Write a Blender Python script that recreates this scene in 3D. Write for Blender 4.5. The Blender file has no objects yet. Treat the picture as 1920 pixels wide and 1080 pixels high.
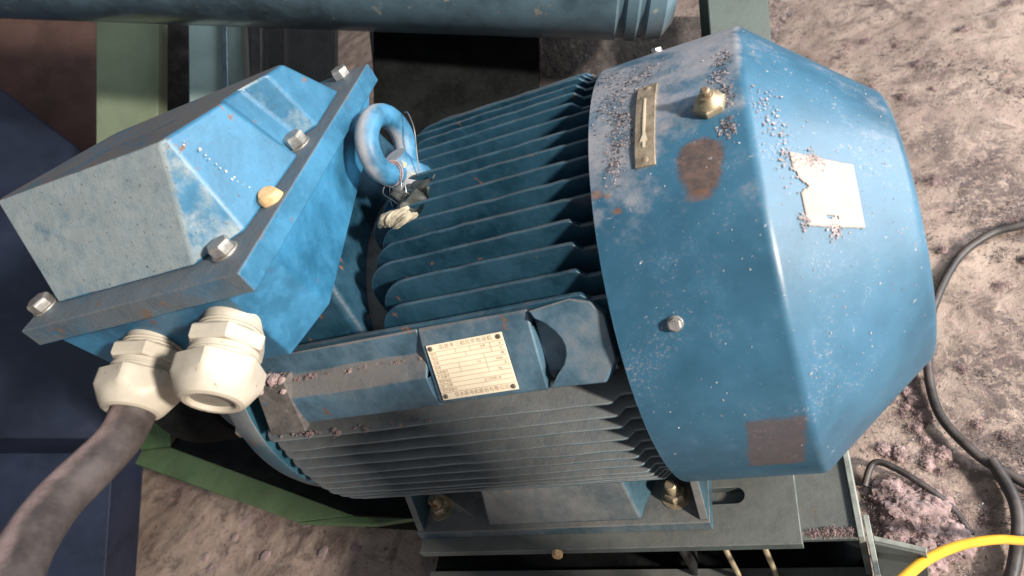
import bpy, bmesh, math, random
from mathutils import Vector, Matrix, noise
random.seed(7)
S = bpy.context.scene
COL = S.collection
R_ = math.radians
FLOOR = -0.60

# ------------------------------------------------------------------ camera
CM = ((0.89479862, 0.16186648, -0.41609455),      # right
      (-0.1798682, -0.72229616, -0.66778417),     # image down
      (-0.40863536, 0.67237453, -0.61719497))     # forward
CC = Vector((1.25377195, -0.69076922, 0.65902722)); CF = 1268.7243
cd = bpy.data.cameras.new('camera'); cam = bpy.data.objects.new('camera', cd); COL.objects.link(cam)
r, d, f = [Vector(v) for v in CM]
m = Matrix((r, -d, -f)).transposed().to_4x4(); m.translation = CC
cam.matrix_world = m
cd.sensor_width = 36; cd.lens = CF / 1920 * 36; cd.clip_start = .01; cd.clip_end = 200
cd.dof.use_dof = True; cd.dof.focus_distance = 0.95; cd.dof.aperture_fstop = 5.0
S.camera = cam
S.render.resolution_x = 1024; S.render.resolution_y = 576

# ------------------------------------------------------------------ light
w = bpy.data.worlds.new('World'); S.world = w; w.use_nodes = True
bg = w.node_tree.nodes['Background']
bg.inputs[0].default_value = (0.86, 0.92, 1.0, 1); bg.inputs[1].default_value = 0.30

def area(name, loc, target, sx, sy, power, col):
    l = bpy.data.lights.new(name, 'AREA'); l.shape = 'RECTANGLE'; l.size = sx; l.size_y = sy
    l.energy = power; l.color = col
    o = bpy.data.objects.new(name, l); COL.objects.link(o)
    o.location = loc; o.rotation_euler = (Vector(target) - Vector(loc)).to_track_quat('-Z', 'Y').to_euler()
    return o
# the open doorway / window of the hall, to the fan side and in front
area('doorway_light', (5.2, -2.0, 1.75), (0.9, 0, 0), .30, .42, 500, (1.0, .91, .80))
area('window_light', (4.6, 0.9, 1.25), (1.0, 0, 0.1), 2.6, 1.5, 165, (.90, .95, 1.0))
S.view_settings.view_transform = 'Standard'; S.view_settings.look = 'None'
S.view_settings.exposure = 0.20; S.view_settings.gamma = 1

# ------------------------------------------------------------------ materials
class NT:
    def __init__(s, mat): s.t = mat.node_tree; s.n = s.t.nodes; s.l = s.t.links
    def node(s, ty, **kw):
        n = s.n.new(ty)
        for k, v in kw.items(): setattr(n, k, v)
        return n
    def link(s, a, b): s.l.new(a, b)
    def val(s, sock, v):
        if isinstance(v, bpy.types.NodeSocket): s.link(v, sock)
        else: sock.default_value = v
    def noise(s, vec, scale, detail=4, rough=.55, dist=0):
        n = s.node('ShaderNodeTexNoise'); s.link(vec, n.inputs['Vector'])
        n.inputs['Scale'].default_value = scale; n.inputs['Detail'].default_value = detail
        n.inputs['Roughness'].default_value = rough; n.inputs['Distortion'].default_value = dist
        return n.outputs['Fac']
    def ramp(s, v, a, b, lo=0., hi=1.):
        n = s.node('ShaderNodeMapRange'); n.interpolation_type = 'SMOOTHSTEP'
        s.val(n.inputs['Value'], v); n.inputs['From Min'].default_value = a; n.inputs['From Max'].default_value = b
        n.inputs['To Min'].default_value = lo; n.inputs['To Max'].default_value = hi
        return n.outputs['Result']
    def math(s, op, a, b=0., c=None):
        n = s.node('ShaderNodeMath', operation=op); s.val(n.inputs[0], a); s.val(n.inputs[1], b)
        if c is not None: s.val(n.inputs[2], c)
        return n.outputs[0]
    def mix(s, fac, a, b):
        n = s.node('ShaderNodeMix', data_type='RGBA'); s.val(n.inputs['Factor'], fac)
        for i, v in ((6, a), (7, b)):
            if isinstance(v, bpy.types.NodeSocket): s.link(v, n.inputs[i])
            else: n.inputs[i].default_value = (*v, 1)
        return n.outputs[2]
    def dot(s, a, vec):
        n = s.node('ShaderNodeVectorMath', operation='DOT_PRODUCT'); s.link(a, n.inputs[0])
        n.inputs[1].default_value = vec; return n.outputs['Value']

def mat(name, col, rough=.5, metal=0., spec=.5, var=.25, vscale=18, dust=0., dustcol=(.30, .27, .25), ddir=(0, -.2, 1), dlo=.3, dhi=.9,
        specks=0., speckcol=(.02, .02, .02), sscale=90, rust=0., rustcol=(.10, .045, .02), edge=0., edgecol=(.3, .42, .5),
        bump=.15, bscale=120, bdist=.0012, grain=None, sheen=0., coat=0., lint=0., patches=False, topdirt=None, dent=0.):
    m = bpy.data.materials.new(name); m.use_nodes = True; t = NT(m)
    b = m.node_tree.nodes['Principled BSDF']
    geo = t.node('ShaderNodeNewGeometry'); pos = geo.outputs['Position']; nor = geo.outputs['Normal']
    n1 = t.noise(pos, vscale, 5, .6); n2 = t.noise(pos, vscale * 6, 3, .6)
    v = t.ramp(n1, .3, .7)
    dark = tuple(c * (1 - var) for c in col); lite = tuple(min(1, c * (1 + var) + var * .02) for c in col)
    c = t.mix(v, dark, lite)
    c = t.mix(t.ramp(n2, .45, .8, 0, var), c, tuple(min(1, x * 1.5 + .02) for x in col))
    rg = t.ramp(n1, .2, .8, rough - .08, rough + .1)
    if edge > 0:
        bv = t.node('ShaderNodeBevel', samples=4); bv.inputs['Radius'].default_value = .0022
        vm = t.node('ShaderNodeVectorMath', operation='DOT_PRODUCT'); t.link(bv.outputs[0], vm.inputs[0]); t.link(nor, vm.inputs[1])
        e = t.ramp(vm.outputs['Value'], .98, .86)
        e = t.math('MULTIPLY', e, t.ramp(t.noise(pos, 45, 3), .35, .6, .1, 1))
        c = t.mix(t.math('MULTIPLY', e, edge), c, edgecol)
    if rust > 0:
        rn = t.noise(pos, 22, 6, .65, .4)
        rm = t.ramp(rn, .66 - .12 * rust, .70 - .10 * rust)
        c = t.mix(rm, c, t.mix(t.noise(pos, 90, 3), rustcol, tuple(x * 2.2 for x in rustcol)))
        rg = t.math('MAXIMUM', rg, t.math('MULTIPLY', rm, .85))
    if patches:      # bare, rusty areas where old labels came off, in drum coordinates (x, angle)
        sx = t.node('ShaderNodeSeparateXYZ'); t.link(pos, sx.inputs[0])
        ang = t.math('MULTIPLY', t.math('ARCTAN2', sx.outputs['Z'], t.math('MULTIPLY', sx.outputs['Y'], -1.)), 57.2958)
        wob = t.math('ADD', t.math('MULTIPLY', t.math('SUBTRACT', t.noise(pos, 60, 6, .7), .5), 1.1), t.math('MULTIPLY', t.math('SUBTRACT', t.noise(pos, 300, 3, .7), .5), .5))
        def ell(cx, ca, rx, ra, soft=.12, sq=False, wb=1., sh=0.):
            a_ = t.math('ABSOLUTE', t.math('DIVIDE', t.math('SUBTRACT', t.math('ADD', sx.outputs['X'], t.math('MULTIPLY', ang, sh)), cx), rx)); b_ = t.math('ABSOLUTE', t.math('DIVIDE', t.math('SUBTRACT', ang, ca), ra))
            if sq: dd = t.math('MAXIMUM', a_, b_)
            else: dd = t.math('SQRT', t.math('ADD', t.math('MULTIPLY', a_, a_), t.math('MULTIPLY', b_, b_)))
            dd = t.math('ADD', dd, t.math('MULTIPLY', wob, wb)); return t.ramp(dd, 1 + soft, 1 - soft)
        brown = t.mix(t.ramp(t.noise(pos, 90, 6, .8), .35, .65), (.050, .030, .022), (.125, .068, .046))
        orange = t.mix(t.noise(pos, 150, 4, .7), (.11, .055, .035), (.20, .095, .05))
        p1 = t.math('MAXIMUM', ell(1.1700, 64.6, .0235, 4.4, .16, wb=.7), ell(1.1680, 61.2, .0190, 4.6, .2, wb=.8))
        c = t.mix(t.math('MULTIPLY', p1, .88), c, brown)
        c = t.mix(t.math('MULTIPLY', ell(1.164, 56.9, .012, 1.2, .3, wb=1.9), .5), c, orange)
        p2 = ell(1.1830, -2.2, .0290, 9.6, .10, True, .40, -.0008)
        c = t.mix(t.math('MULTIPLY', p2, .72), c, t.mix(t.noise(pos, 100, 4, .7), (.045, .030, .026), (.13, .072, .050)))
        for e_ in (ell(1.0620, 62.3, .006, 1.1, .3, wb=1.3), ell(1.0740, 61.4, .005, .5, .3, wb=1.3), ell(1.0820, 57.6, .005, .7, .4, wb=1.5)):
            c = t.mix(t.math('MULTIPLY', e_, .85), c, orange)
        rg = t.math('MAXIMUM', rg, t.math('MULTIPLY', t.math('MAXIMUM', p1, p2), .85))
    dm = None
    if dust > 0:
        up = t.dot(nor, Vector(ddir).normalized())
        dm = t.ramp(t.math('ADD', up, t.ramp(t.noise(pos, 9, 6, .7), .3, .7, -.22, .22)), dlo, dhi, 0, dust)
        dm = t.math('MULTIPLY', dm, t.ramp(t.noise(pos, 60, 5, .7), .25, .6, .72, 1))
        c = t.mix(dm, c, t.mix(t.noise(pos, 35, 4), tuple(x * .75 for x in dustcol), tuple(x * 1.25 for x in dustcol)))
        rg = t.math('MAXIMUM', rg, t.math('MULTIPLY', dm, .95))
    if topdirt:
        sz = t.node('ShaderNodeSeparateXYZ'); t.link(nor, sz.inputs[0])
        td = t.math('MULTIPLY', t.ramp(sz.outputs['Z'], .86, .96), t.ramp(t.noise(pos, 28, 5, .7), .28, .55, .15, .9))
        c = t.mix(td, c, topdirt); rg = t.math('MAXIMUM', rg, t.math('MULTIPLY', td, .9))
    if specks > 0:
        sp = t.noise(pos, sscale, 2, .5, .6); gate = t.ramp(t.noise(pos, 13, 2), .3, .6, .4, 1)
        sm = t.math('MULTIPLY', t.ramp(sp, .72 - .04 * specks, .76 - .04 * specks), gate)
        c = t.mix(sm, c, speckcol)
    if lint > 0:
        l = t.noise(pos, 260, 3, .7, 1.2); g = t.ramp(t.noise(pos, 14, 3, .6), .50, .72)
        c = t.mix(t.math('MULTIPLY', t.math('MULTIPLY', t.ramp(l, .56, .64), g), lint), c, (.42, .33, .34))
    t.link(c, b.inputs['Base Color']); t.link(rg, b.inputs['Roughness'])
    b.inputs['Metallic'].default_value = metal; b.inputs['Specular IOR Level'].default_value = spec
    b.inputs['Coat Weight'].default_value = coat; b.inputs['Coat Roughness'].default_value = .12
    b.inputs['Sheen Weight'].default_value = sheen
    if bump > 0:
        bp = t.node('ShaderNodeBump'); bp.inputs['Strength'].default_value = bump; bp.inputs['Distance'].default_value = bdist
        h = t.math('ADD', t.noise(pos, bscale, 4, .6), t.math('MULTIPLY', t.noise(pos, bscale / 7, 3), 1.4))
        if dm is not None: h = t.math('ADD', h, t.math('MULTIPLY', dm, t.noise(pos, 420, 3)))
        if dent: h = t.math('ADD', h, t.math('MULTIPLY', t.noise(pos, 6.5, 2, .45), dent))
        t.link(h, bp.inputs['Height']); t.link(bp.outputs[0], b.inputs['Normal'])
    return m

BLUE = (.012, .085, .150)
M = {}
M['cowl'] = mat('cowl_paint', (.024, .098, .168), .43, spec=.5, var=.22, vscale=7, dust=.85, dustcol=(.29, .28, .30), dlo=.76, dhi=1.06, ddir=(-.05, .16, 1), rust=0, patches=True,
                edge=.35, edgecol=(.16, .34, .50), bump=.10, bscale=160, specks=.1, speckcol=(.26, .27, .30), sscale=170, coat=.05, lint=.5, dent=14)
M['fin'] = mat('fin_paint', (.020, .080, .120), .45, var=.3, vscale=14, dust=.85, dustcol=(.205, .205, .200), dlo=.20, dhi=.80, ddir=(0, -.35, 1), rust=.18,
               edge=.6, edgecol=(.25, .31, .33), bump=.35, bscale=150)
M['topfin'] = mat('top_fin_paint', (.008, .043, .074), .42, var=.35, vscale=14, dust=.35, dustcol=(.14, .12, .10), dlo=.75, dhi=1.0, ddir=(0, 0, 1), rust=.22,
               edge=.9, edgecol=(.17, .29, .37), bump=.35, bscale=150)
M['body'] = mat('body_paint', (.030, .075, .105), .5, var=.3, dust=.8, dustcol=(.17, .155, .14), ddir=(0,-.5,1), dlo=.25, dhi=.95, bump=.4, edge=.5, edgecol=(.27, .36, .40))
M['pad'] = mat('pad_paint', (.055, .115, .165), .45, var=.35, dust=.85, dustcol=(.19, .165, .15), dlo=.50, dhi=.98, ddir=(0, -.15, 1), rust=.1, edge=.6, edgecol=(.26, .42, .52), bump=.4, bscale=140)
M['box'] = mat('box_paint', (.024, .140, .260), .42, spec=.6, var=.42, vscale=8, dust=.5, dustcol=(.20, .19, .19), dlo=.80, dhi=1.0, rust=.22,
               edge=.5, edgecol=(.30, .48, .60), bump=.45, bscale=110)
M['lid'] = mat('lid_paint', (.024, .125, .225), .45, spec=.6, var=.25, vscale=11, dust=1.0, dustcol=(.25, .295, .31), ddir=(.05, -.80, .60), dlo=.66, dhi=.96, rust=.12, topdirt=(.085, .068, .058),
               specks=1.3, speckcol=(.05, .05, .055), sscale=300, edge=.35, edgecol=(.30, .42, .5), bump=.35, bscale=110)
M['flange'] = mat('flange_paint', (.024, .125, .225), .48, var=.3, vscale=14, dust=.80, dustcol=(.120, .118, .115), dlo=.36, dhi=.75, ddir=(0, -.65, .75), rust=.3,
                  edge=.6, edgecol=(.3, .36, .38), bump=.6, bscale=90)
M['eye'] = mat('eye_paint', (.03, .14, .25), .5, var=.35, vscale=30, dust=.9, dustcol=(.34, .33, .34), ddir=(-1, -.35, .7), dlo=-.4, dhi=.4, rust=.15, rustcol=(.25, .22, .06), bump=.35, bscale=90)
M['gland'] = mat('gland_nylon', (.41, .370, .305), .48, spec=.3, var=.08, vscale=30, dust=.35, dustcol=(.16, .12, .09), ddir=(-.8, .2, .6), dlo=.3, dhi=1.0, specks=.4, speckcol=(.12, .09, .06), bump=.15, bscale=140)
M['glandhole'] = mat('gland_plug', (.22, .20, .17), .6, var=.1)
M['zinc'] = mat('zinc', (.45, .43, .40), .42, metal=.75, var=.25, vscale=60, dust=.5, dustcol=(.25, .2, .18), dlo=.6, dhi=1.1, rust=.2, bump=.3)
M['brass'] = mat('brass', (.36, .30, .20), .52, metal=.55, var=.3, vscale=60, dust=.7, dustcol=(.28, .22, .17), dlo=.5, dhi=1.1, rust=.3, bump=.3)
M['tan'] = mat('unpainted_bolt', (.62, .40, .20), .6, var=.2, vscale=80)
M['plate'] = mat('nameplate_metal', (.88, .75, .56), .5, metal=0, var=.05, bump=.1)
M['ink'] = mat('plate_ink', (.16, .12, .09), .6, var=.1, bump=0)
M['inkfaint'] = mat('plate_faint_ink', (.42, .33, .23), .6, var=.1, bump=0)
M['strip'] = mat('strip_metal', (.36, .29, .21), .4, metal=.55, var=.35, vscale=60, specks=1.2, speckcol=(.05, .04, .035), sscale=260, bump=.5, bscale=220)
M['arrow'] = mat('strip_arrow', (.72, .62, .48), .4, metal=.3, var=.1, bump=.1)
M['paper'] = mat('paper', (.40, .32, .295), .9, spec=.1, var=.05, vscale=40, lint=.7, bump=.3, bscale=200)
M['rubber'] = mat('cable_rubber', (.045, .035, .034), .62, var=.3, vscale=30, dust=.85, dustcol=(.30, .21, .20), ddir=(-.5, -.1, 1), dlo=.35, dhi=.95, bump=.5, bscale=80)
M['blackrub'] = mat('black_rubber', (.028, .026, .026), .5, var=.3, dust=.5, dustcol=(.16, .12, .11), dlo=.7, dhi=1.1, bump=.2)
M['yellow'] = mat('yellow_hose', (.72, .36, .02), .35, var=.12, vscale=20, bump=.1, coat=.3)
M['steel'] = mat('dusty_steel', (.070, .088, .088), .55, metal=.1, var=.2, vscale=16, dust=.7, dustcol=(.145, .142, .130), dlo=.4, dhi=.9, rust=.2, edge=.8, edgecol=(.42, .44, .38), bump=.3)
M['darkgreen'] = mat('dark_green_paint', (.026, .045, .040), .5, var=.2, edge=.8, edgecol=(.2, .26, .22))
M['palesteel'] = mat('pale_steel', (.26, .27, .24), .5, metal=.2, var=.3, vscale=30, bump=.3, rust=.2)
M['darksteel'] = mat('dark_steel', (.007, .008, .008), .7, var=.3, bump=.3)
M['green'] = mat('green_paint', (.065, .135, .055), .5, var=.25, vscale=8, dust=.35, dustcol=(.16, .17, .10), dlo=.5, dhi=1.1, edge=.4, edgecol=(.26, .34, .2), bump=.2, rust=.1)
M['palegreen'] = mat('pale_green_paint', (.16, .20, .13), .6, var=.12, vscale=6, bump=.15)
M['teal'] = mat('pale_teal_panel', (.24, .33, .32), .5, var=.1, vscale=8, bump=.1)
M['black'] = mat('shaded_black', (.0035, .0045, .005), .9, bump=0, spec=.1)  # shade put into the colour of parts under and behind the motor
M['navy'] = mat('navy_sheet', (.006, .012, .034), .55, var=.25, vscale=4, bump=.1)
M['brownwall'] = mat('brown_sheet', (.060, .028, .022), .7, var=.4, vscale=3, bump=.2)
M['drum'] = mat('drum_paint', (.075, .128, .165), .34, spec=.7, var=.5, vscale=6, specks=.5, speckcol=(.3, .31, .29), sscale=30, rust=.12, rustcol=(.16, .15, .13), bump=.2, bscale=30, coat=.3)  # pale specks stand in for whitish streaky reflections on the drum
M['wire'] = mat('wire', (.32, .31, .29), .35, metal=.8, bump=0)
M['rag'] = mat('rag', (.30, .26, .19), .9, var=.5, vscale=60, bump=.8, bscale=200)
M['film'] = mat('film', (.035, .038, .033), .55, var=.3, vscale=60, bump=.8, bscale=150)
M['lint'] = mat('lint', (.28, .195, .19), .95, var=.35, vscale=40, bump=0, sheen=.3)
M['greylint'] = mat('grey_lint', (.27, .23, .235), .95, var=.5, vscale=60, bump=0)
M['darklint'] = mat('dark_lint', (.06, .05, .055), .95, var=.5, vscale=60, bump=0)
M['chip'] = mat('chip', (.40, .42, .44), .8, var=.2, bump=0)
M['rustpatch'] = mat('rust_patch', (.085, .045, .032), .85, var=.5, vscale=70, specks=.3, speckcol=(.3, .2, .15), sscale=200, bump=.5)

M['dimlint'] = mat('dim_lint', (.026, .020, .018), .95, var=.6, vscale=40, bump=1., bscale=60, bdist=.006, lint=.5)  # lint brown, darkened so the colour carries the shade behind the cowl
def floor_mat():
    m = bpy.data.materials.new('concrete_with_lint'); m.use_nodes = True; t = NT(m); b = m.node_tree.nodes['Principled BSDF']
    pos = t.node('ShaderNodeNewGeometry').outputs['Position']
    a = t.noise(pos, 3.2, 7, .65, .3); f2 = t.noise(pos, 14, 6, .7, .6); f3 = t.noise(pos, 70, 5, .7, .8); f4 = t.noise(pos, 190, 3, .7, 1.)
    c = t.mix(t.ramp(a, .38, .62), (.42, .325, .270), (.31, .230, .195))
    c = t.mix(t.ramp(f2, .48, .68), c, (.16, .118, .102))
    c = t.mix(t.ramp(f3, .58, .66, 0, .85), c, (.075, .055, .052))
    c = t.mix(t.ramp(f4, .60, .68, 0, .6), c, (.52, .35, .32))
    c = t.mix(t.ramp(t.noise(pos, 30, 4, .6, .8), .60, .66, 0, .5), c, (.46, .30, .28))
    pz = t.math('MULTIPLY', t.ramp(t.noise(pos, 2.1, 5, .65, .5), .50, .62), t.ramp(t.noise(pos, 45, 5, .75, .5), .40, .56))
    c = t.mix(t.math('MULTIPLY', pz, .8), c, (.095, .070, .070))
    t.link(c, b.inputs['Base Color']); b.inputs['Roughness'].default_value = .85
    bp = t.node('ShaderNodeBump'); bp.inputs['Strength'].default_value = .8; bp.inputs['Distance'].default_value = .0045
    t.link(t.math('ADD', t.math('ADD', f2, t.math('MULTIPLY', f3, .6)), t.math('MULTIPLY', f4, .3)), bp.inputs['Height'])
    t.link(bp.outputs[0], b.inputs['Normal']); return m
M['floor'] = floor_mat()

# ------------------------------------------------------------------ mesh helpers
def finish(name, bm, mt, parent=None, smooth=True, bevel=0., seg=2, ang=35):
    bmesh.ops.recalc_face_normals(bm, faces=bm.faces[:])
    me = bpy.data.meshes.new(name); bm.to_mesh(me); bm.free()
    me.materials.append(M[mt] if isinstance(mt, str) else mt)
    o = bpy.data.objects.new(name, me); COL.objects.link(o)
    if parent: o.parent = parent
    if smooth: me.shade_smooth(); me.set_sharp_from_angle(angle=R_(ang))
    if bevel > 0:
        b = o.modifiers.new('bevel', 'BEVEL'); b.width = bevel; b.segments = seg; b.limit_method = 'ANGLE'; b.angle_limit = R_(28); b.harden_normals = True
    return o
def tag(o, label, cat, group=None, kind=None):
    if label: o['label'] = label
    if cat: o['category'] = cat
    if group: o['group'] = group
    if kind: o['kind'] = kind
    return o
def empty(name, loc=(0, 0, 0)):
    o = bpy.data.objects.new(name, None); COL.objects.link(o); o.location = loc; o.empty_display_size = .05; return o
def keep(o, parent):   # parent without moving (parents are unrotated)
    o.parent = parent; o.matrix_parent_inverse = parent.matrix_basis.inverted(); return o
def prism(bm, poly, h0, h1, fr=None):
    """polygon (list of 2d) extruded from h0 to h1 in frame fr(u,v,h)->world"""
    fr = fr or (lambda u, v, h: (u, v, h))
    a = [bm.verts.new(fr(u, v, h0)) for u, v in poly]; b = [bm.verts.new(fr(u, v, h1)) for u, v in poly]
    n = len(poly)
    bm.faces.new(a); bm.faces.new(b[::-1])
    for i in range(n): bm.faces.new((a[i], b[i], b[(i + 1) % n], a[(i + 1) % n]))
def hull8(bm, P):      # 8 points: bottom 4 ring, top 4 ring
    v = [bm.verts.new(p) for p in P]
    for q in ((0, 1, 2, 3), (7, 6, 5, 4), (0, 4, 5, 1), (1, 5, 6, 2), (2, 6, 7, 3), (3, 7, 4, 0)): bm.faces.new([v[i] for i in q])
def box(bm, x0, x1, y0, y1, z0, z1):
    hull8(bm, [(x0, y0, z0), (x1, y0, z0), (x1, y1, z0), (x0, y1, z0), (x0, y0, z1), (x1, y0, z1), (x1, y1, z1), (x0, y1, z1)])
def frame(o, axis, ref=None):
    a = Vector(axis).normalized(); r = Vector(ref) if ref else (Vector((0, 0, 1)) if abs(a.z) < .9 else Vector((1, 0, 0)))
    u = (r - a * r.dot(a)).normalized(); v = a.cross(u); return Vector(o), a, u, v
def lathe(bm, prof, o=(0, 0, 0), axis=(1, 0, 0), n=64, cap0=True, cap1=True, ph=0):
    o, a, u, v = frame(o, axis); rings = []
    for s, r in prof:
        if r < 1e-6: rings.append([bm.verts.new(o + a * s)])
        else: rings.append([bm.verts.new(o + a * s + (u * math.cos(2 * math.pi * (k + ph) / n) + v * math.sin(2 * math.pi * (k + ph) / n)) * r) for k in range(n)])
    for A, B in zip(rings, rings[1:]):
        for k in range(n):
            k2 = (k + 1) % n
            if len(A) == 1 and len(B) == 1: continue
            if len(A) == 1: bm.faces.new((A[0], B[k], B[k2]))
            elif len(B) == 1: bm.faces.new((A[k], B[0], A[k2]))
            else: bm.faces.new((A[k], B[k], B[k2], A[k2]))
    if cap0 and len(rings[0]) > 1: bm.faces.new(rings[0])
    if cap1 and len(rings[-1]) > 1: bm.faces.new(rings[-1][::-1])
def smooth_path(pts, n=10, closed=False):
    P = [Vector(p) for p in pts]; out = []; N = len(P)
    for i in range(N if closed else N - 1):
        p0 = P[(i - 1) % N] if closed or i else P[0]; p1 = P[i]; p2 = P[(i + 1) % N]; p3 = P[(i + 2) % N] if closed or i + 2 < N else P[-1]
        for k in range(n):
            t = k / n
            out.append(.5 * ((2 * p1) + (p2 - p0) * t + (2 * p0 - 5 * p1 + 4 * p2 - p3) * t * t + (3 * p1 - p0 - 3 * p2 + p3) * t ** 3))
    if not closed: out.append(P[-1])
    return out
def tube(bm, path, r, n=16, closed=False, wob=0.):
    P = [Vector(p) for p in path]; N = len(P); rings = []; prev = None
    for i, p in enumerate(P):
        tn = (P[(i + 1) % N] - P[i - 1]) if closed else (P[min(i + 1, N - 1)] - P[max(i - 1, 0)])
        tn.normalize()
        if prev is None: u = tn.orthogonal().normalized()
        else: u = (prev - tn * prev.dot(tn)).normalized()
        prev = u; v = tn.cross(u)
        rr = r(i / (N - 1)) if callable(r) else r
        rings.append([bm.verts.new(p + (u * math.cos(2 * math.pi * k / n) + v * math.sin(2 * math.pi * k / n)) * rr * (1 + wob * noise.noise(p * 60 + Vector((k * .9, 0, 0))))) for k in range(n)])
    for i in range(N if closed else N - 1):
        A, B = rings[i], rings[(i + 1) % N]
        off = 0
        if closed and i == N - 1: off = min(range(n), key=lambda q: (A[0].co - B[q].co).length)
        for k in range(n): bm.faces.new((A[k], A[(k + 1) % n], B[(k + 1 + off) % n], B[(k + off) % n]))
    if not closed: bm.faces.new(rings[0][::-1]); bm.faces.new(rings[-1])
def hexbolt(name, o, axis, r, h, mt, parent, washer=0., dome=False, ph=0., shank=0.):
    bm = bmesh.new()
    if washer: lathe(bm, [(0, washer), (.0025, washer)], o, axis, 32)
    s = .0025 if washer else 0
    lathe(bm, [(s, r * .97), (s + .001, r), (s + h * .8, r), (s + h, r * .86)], o, axis, 6, ph=ph)
    if dome: lathe(bm, [(s + h, r * .88), (s + h * 1.15, r * .84), (s + h * 1.7, r * .50), (s + h * 2.0, r * .44), (s + h * 2.05, r * .30), (s + h * 2.7, r * .30), (s + h * 2.9, r * .18)], o, axis, 24)
    if shank: lathe(bm, [(s + h, shank), (s + h * 2.4, shank), (s + h * 2.6, shank * .8)], o, axis, 20)
    return finish(name, bm, mt, parent, bevel=.0006, seg=1)
def cylp(x, deg, r): return Vector((x, -r * math.cos(R_(deg)), r * math.sin(R_(deg))))
def cyln(deg): return Vector((0, -math.cos(R_(deg)), math.sin(R_(deg))))

# ================================================================== MOTOR
motor = empty('electric_motor', (.82, 0, -.285))
tag(motor, 'large blue finned electric motor with terminal box, lifting eye and fan cowl', 'motor')
def P(o): return keep(o, motor)

# ---- housing core, end ring
bm = bmesh.new()
lathe(bm, [(.30, .10), (.31, .16), (.40, .19), (.455, .215), (.50, .213), (1.20, .213)], n=96)
P(finish('housing', bm, 'body', bevel=.003))
bm = bmesh.new()
lathe(bm, [(.445, .235), (.452, .252), (.470, .258), (.492, .262), (.500, .262), (.500, .2)], n=120)
P(finish('end_shield', bm, 'fin', bevel=.002))
for k in range(6):
    a = 15 + k * 60
    P(hexbolt('shield_bolt', cylp(.447, a, .238), (-1, 0, 0), .011, .010, 'zinc', None))

# ---- cooling fins
def fin_outline(x0, x1, lo, R, kink=True, round_left=.05, drop=.009, tail=1.078, cut=None):
    pts = []
    for k in range(9):
        t = k / 8; pts.append((x0 + round_left * (1 - math.cos(t * math.pi / 2)), lo + (R - lo) * (.25 + .75 * math.sin(t * math.pi / 2))))
    n_ = 14; xs_ = x0 + round_left
    pts += [(xs_ + (x1 - .006 - xs_) * k / n_, R + random.gauss(0, .00035)) for k in range(1, n_)]
    pts += [(x1 - .006, R), (x1 - .001, R - .001), (x1 + .0085, R - drop), (tail, R - drop), (tail, lo), (x0, lo)]
    return pts
def fin(direction, c, x0, x1=1.025, R=.270, th=.0048, lo=None, rl=.05, drop=.011, straight=False):
    """direction 'z': vertical blade standing at y=c; 'y-': horizontal blade at z=c; 'y+' the far side; 'z-' below"""
    tip = math.sqrt(max(R * R - c * c, 1e-4)); lo_ = math.sqrt(max(.212 ** 2 - c * c, .0)) if abs(c) < .205 else .02
    lo_ = lo if lo is not None else max(lo_ - .004, .02)
    o2 = fin_outline(x0, x1, lo_, tip, round_left=rl, drop=drop)
    bm = bmesh.new()
    def taper(h): return th * (.5 + .55 * (tip - h) / max(tip - lo_, .01))
    A = []; B = []; ph_ = random.uniform(0, 9); lean = random.gauss(0, .0006)
    for u, h in o2:
        w2 = taper(h); c_ = c + (.0007 * math.sin(u * 17 + ph_) + lean) * (h > lo_ + .01)
        for L, s in ((A, -1), (B, 1)):
            p = {'z': (u, c_ + s * w2, h), 'y-': (u, -h, c_ + s * w2), 'y+': (u, h, c_ + s * w2), 'z-': (u, c_ + s * w2, -h)}[direction]
            L.append(bm.verts.new(p))
    n = len(A); bm.faces.new(A); bm.faces.new(B[::-1])
    for i in range(n): bm.faces.new((A[i], B[i], B[(i + 1) % n], A[(i + 1) % n]))
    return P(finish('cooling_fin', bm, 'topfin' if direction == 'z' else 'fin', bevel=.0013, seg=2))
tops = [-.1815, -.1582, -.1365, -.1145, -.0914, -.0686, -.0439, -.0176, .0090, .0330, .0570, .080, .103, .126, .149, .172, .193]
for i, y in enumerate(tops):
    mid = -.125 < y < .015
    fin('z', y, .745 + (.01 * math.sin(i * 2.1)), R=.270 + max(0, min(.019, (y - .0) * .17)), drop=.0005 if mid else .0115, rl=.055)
# the shallow long fin just above the nameplate pad
fin('z', -.201, .500, R=.272, th=.0055, rl=.02, lo=.10)
for z in [.0655, .046, .0265, .007, -.0125, -.032, -.0515, -.071, -.0905, -.110, -.1295, -.149]:
    fin('y-', z, .4995, R=.270 + max(0, min(.010, (.03 - z) * .10)), rl=.045 if z < .06 else .03, th=.0032)
for z in [.17, .14, .11, .08, .05, .02, -.01, -.04, -.07, -.10, -.13]:
    fin('y+', z, .4995, R=.270, rl=.04)
for y in [-.1, -.06, -.02, .02, .06, .1]:
    fin('z-', y, .4995, R=.262, rl=.04)

# ---- nameplate pad (diagonal)
def padprof(bm, prof, x0, x1, skew=0):
    prism(bm, prof, x0, x1, lambda u, v, h: (h, u, v))
core = [(-.165, .080), (-.165, .150)]
ledge = [(-.196, .180), (-.206, .1765), (-.2150, .1480), (-.2440, .1330), (-.2510, .115), (-.2550, .092), (-.250, .086)]
flat = [(-.196, .180), (-.206, .1765), (-.2165, .163), (-.2545, .101), (-.2550, .096), (-.250, .090)]
bm = bmesh.new(); padprof(bm, core[::-1] + ledge[::1], .552, .8150); P(finish('nameplate_pad', bm, 'pad', bevel=.0018, seg=3))
bm = bmesh.new(); padprof(bm, core[::-1] + flat, .8155, .960)
P(finish('nameplate_boss', bm, 'pad', bevel=.003, seg=3))
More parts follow.
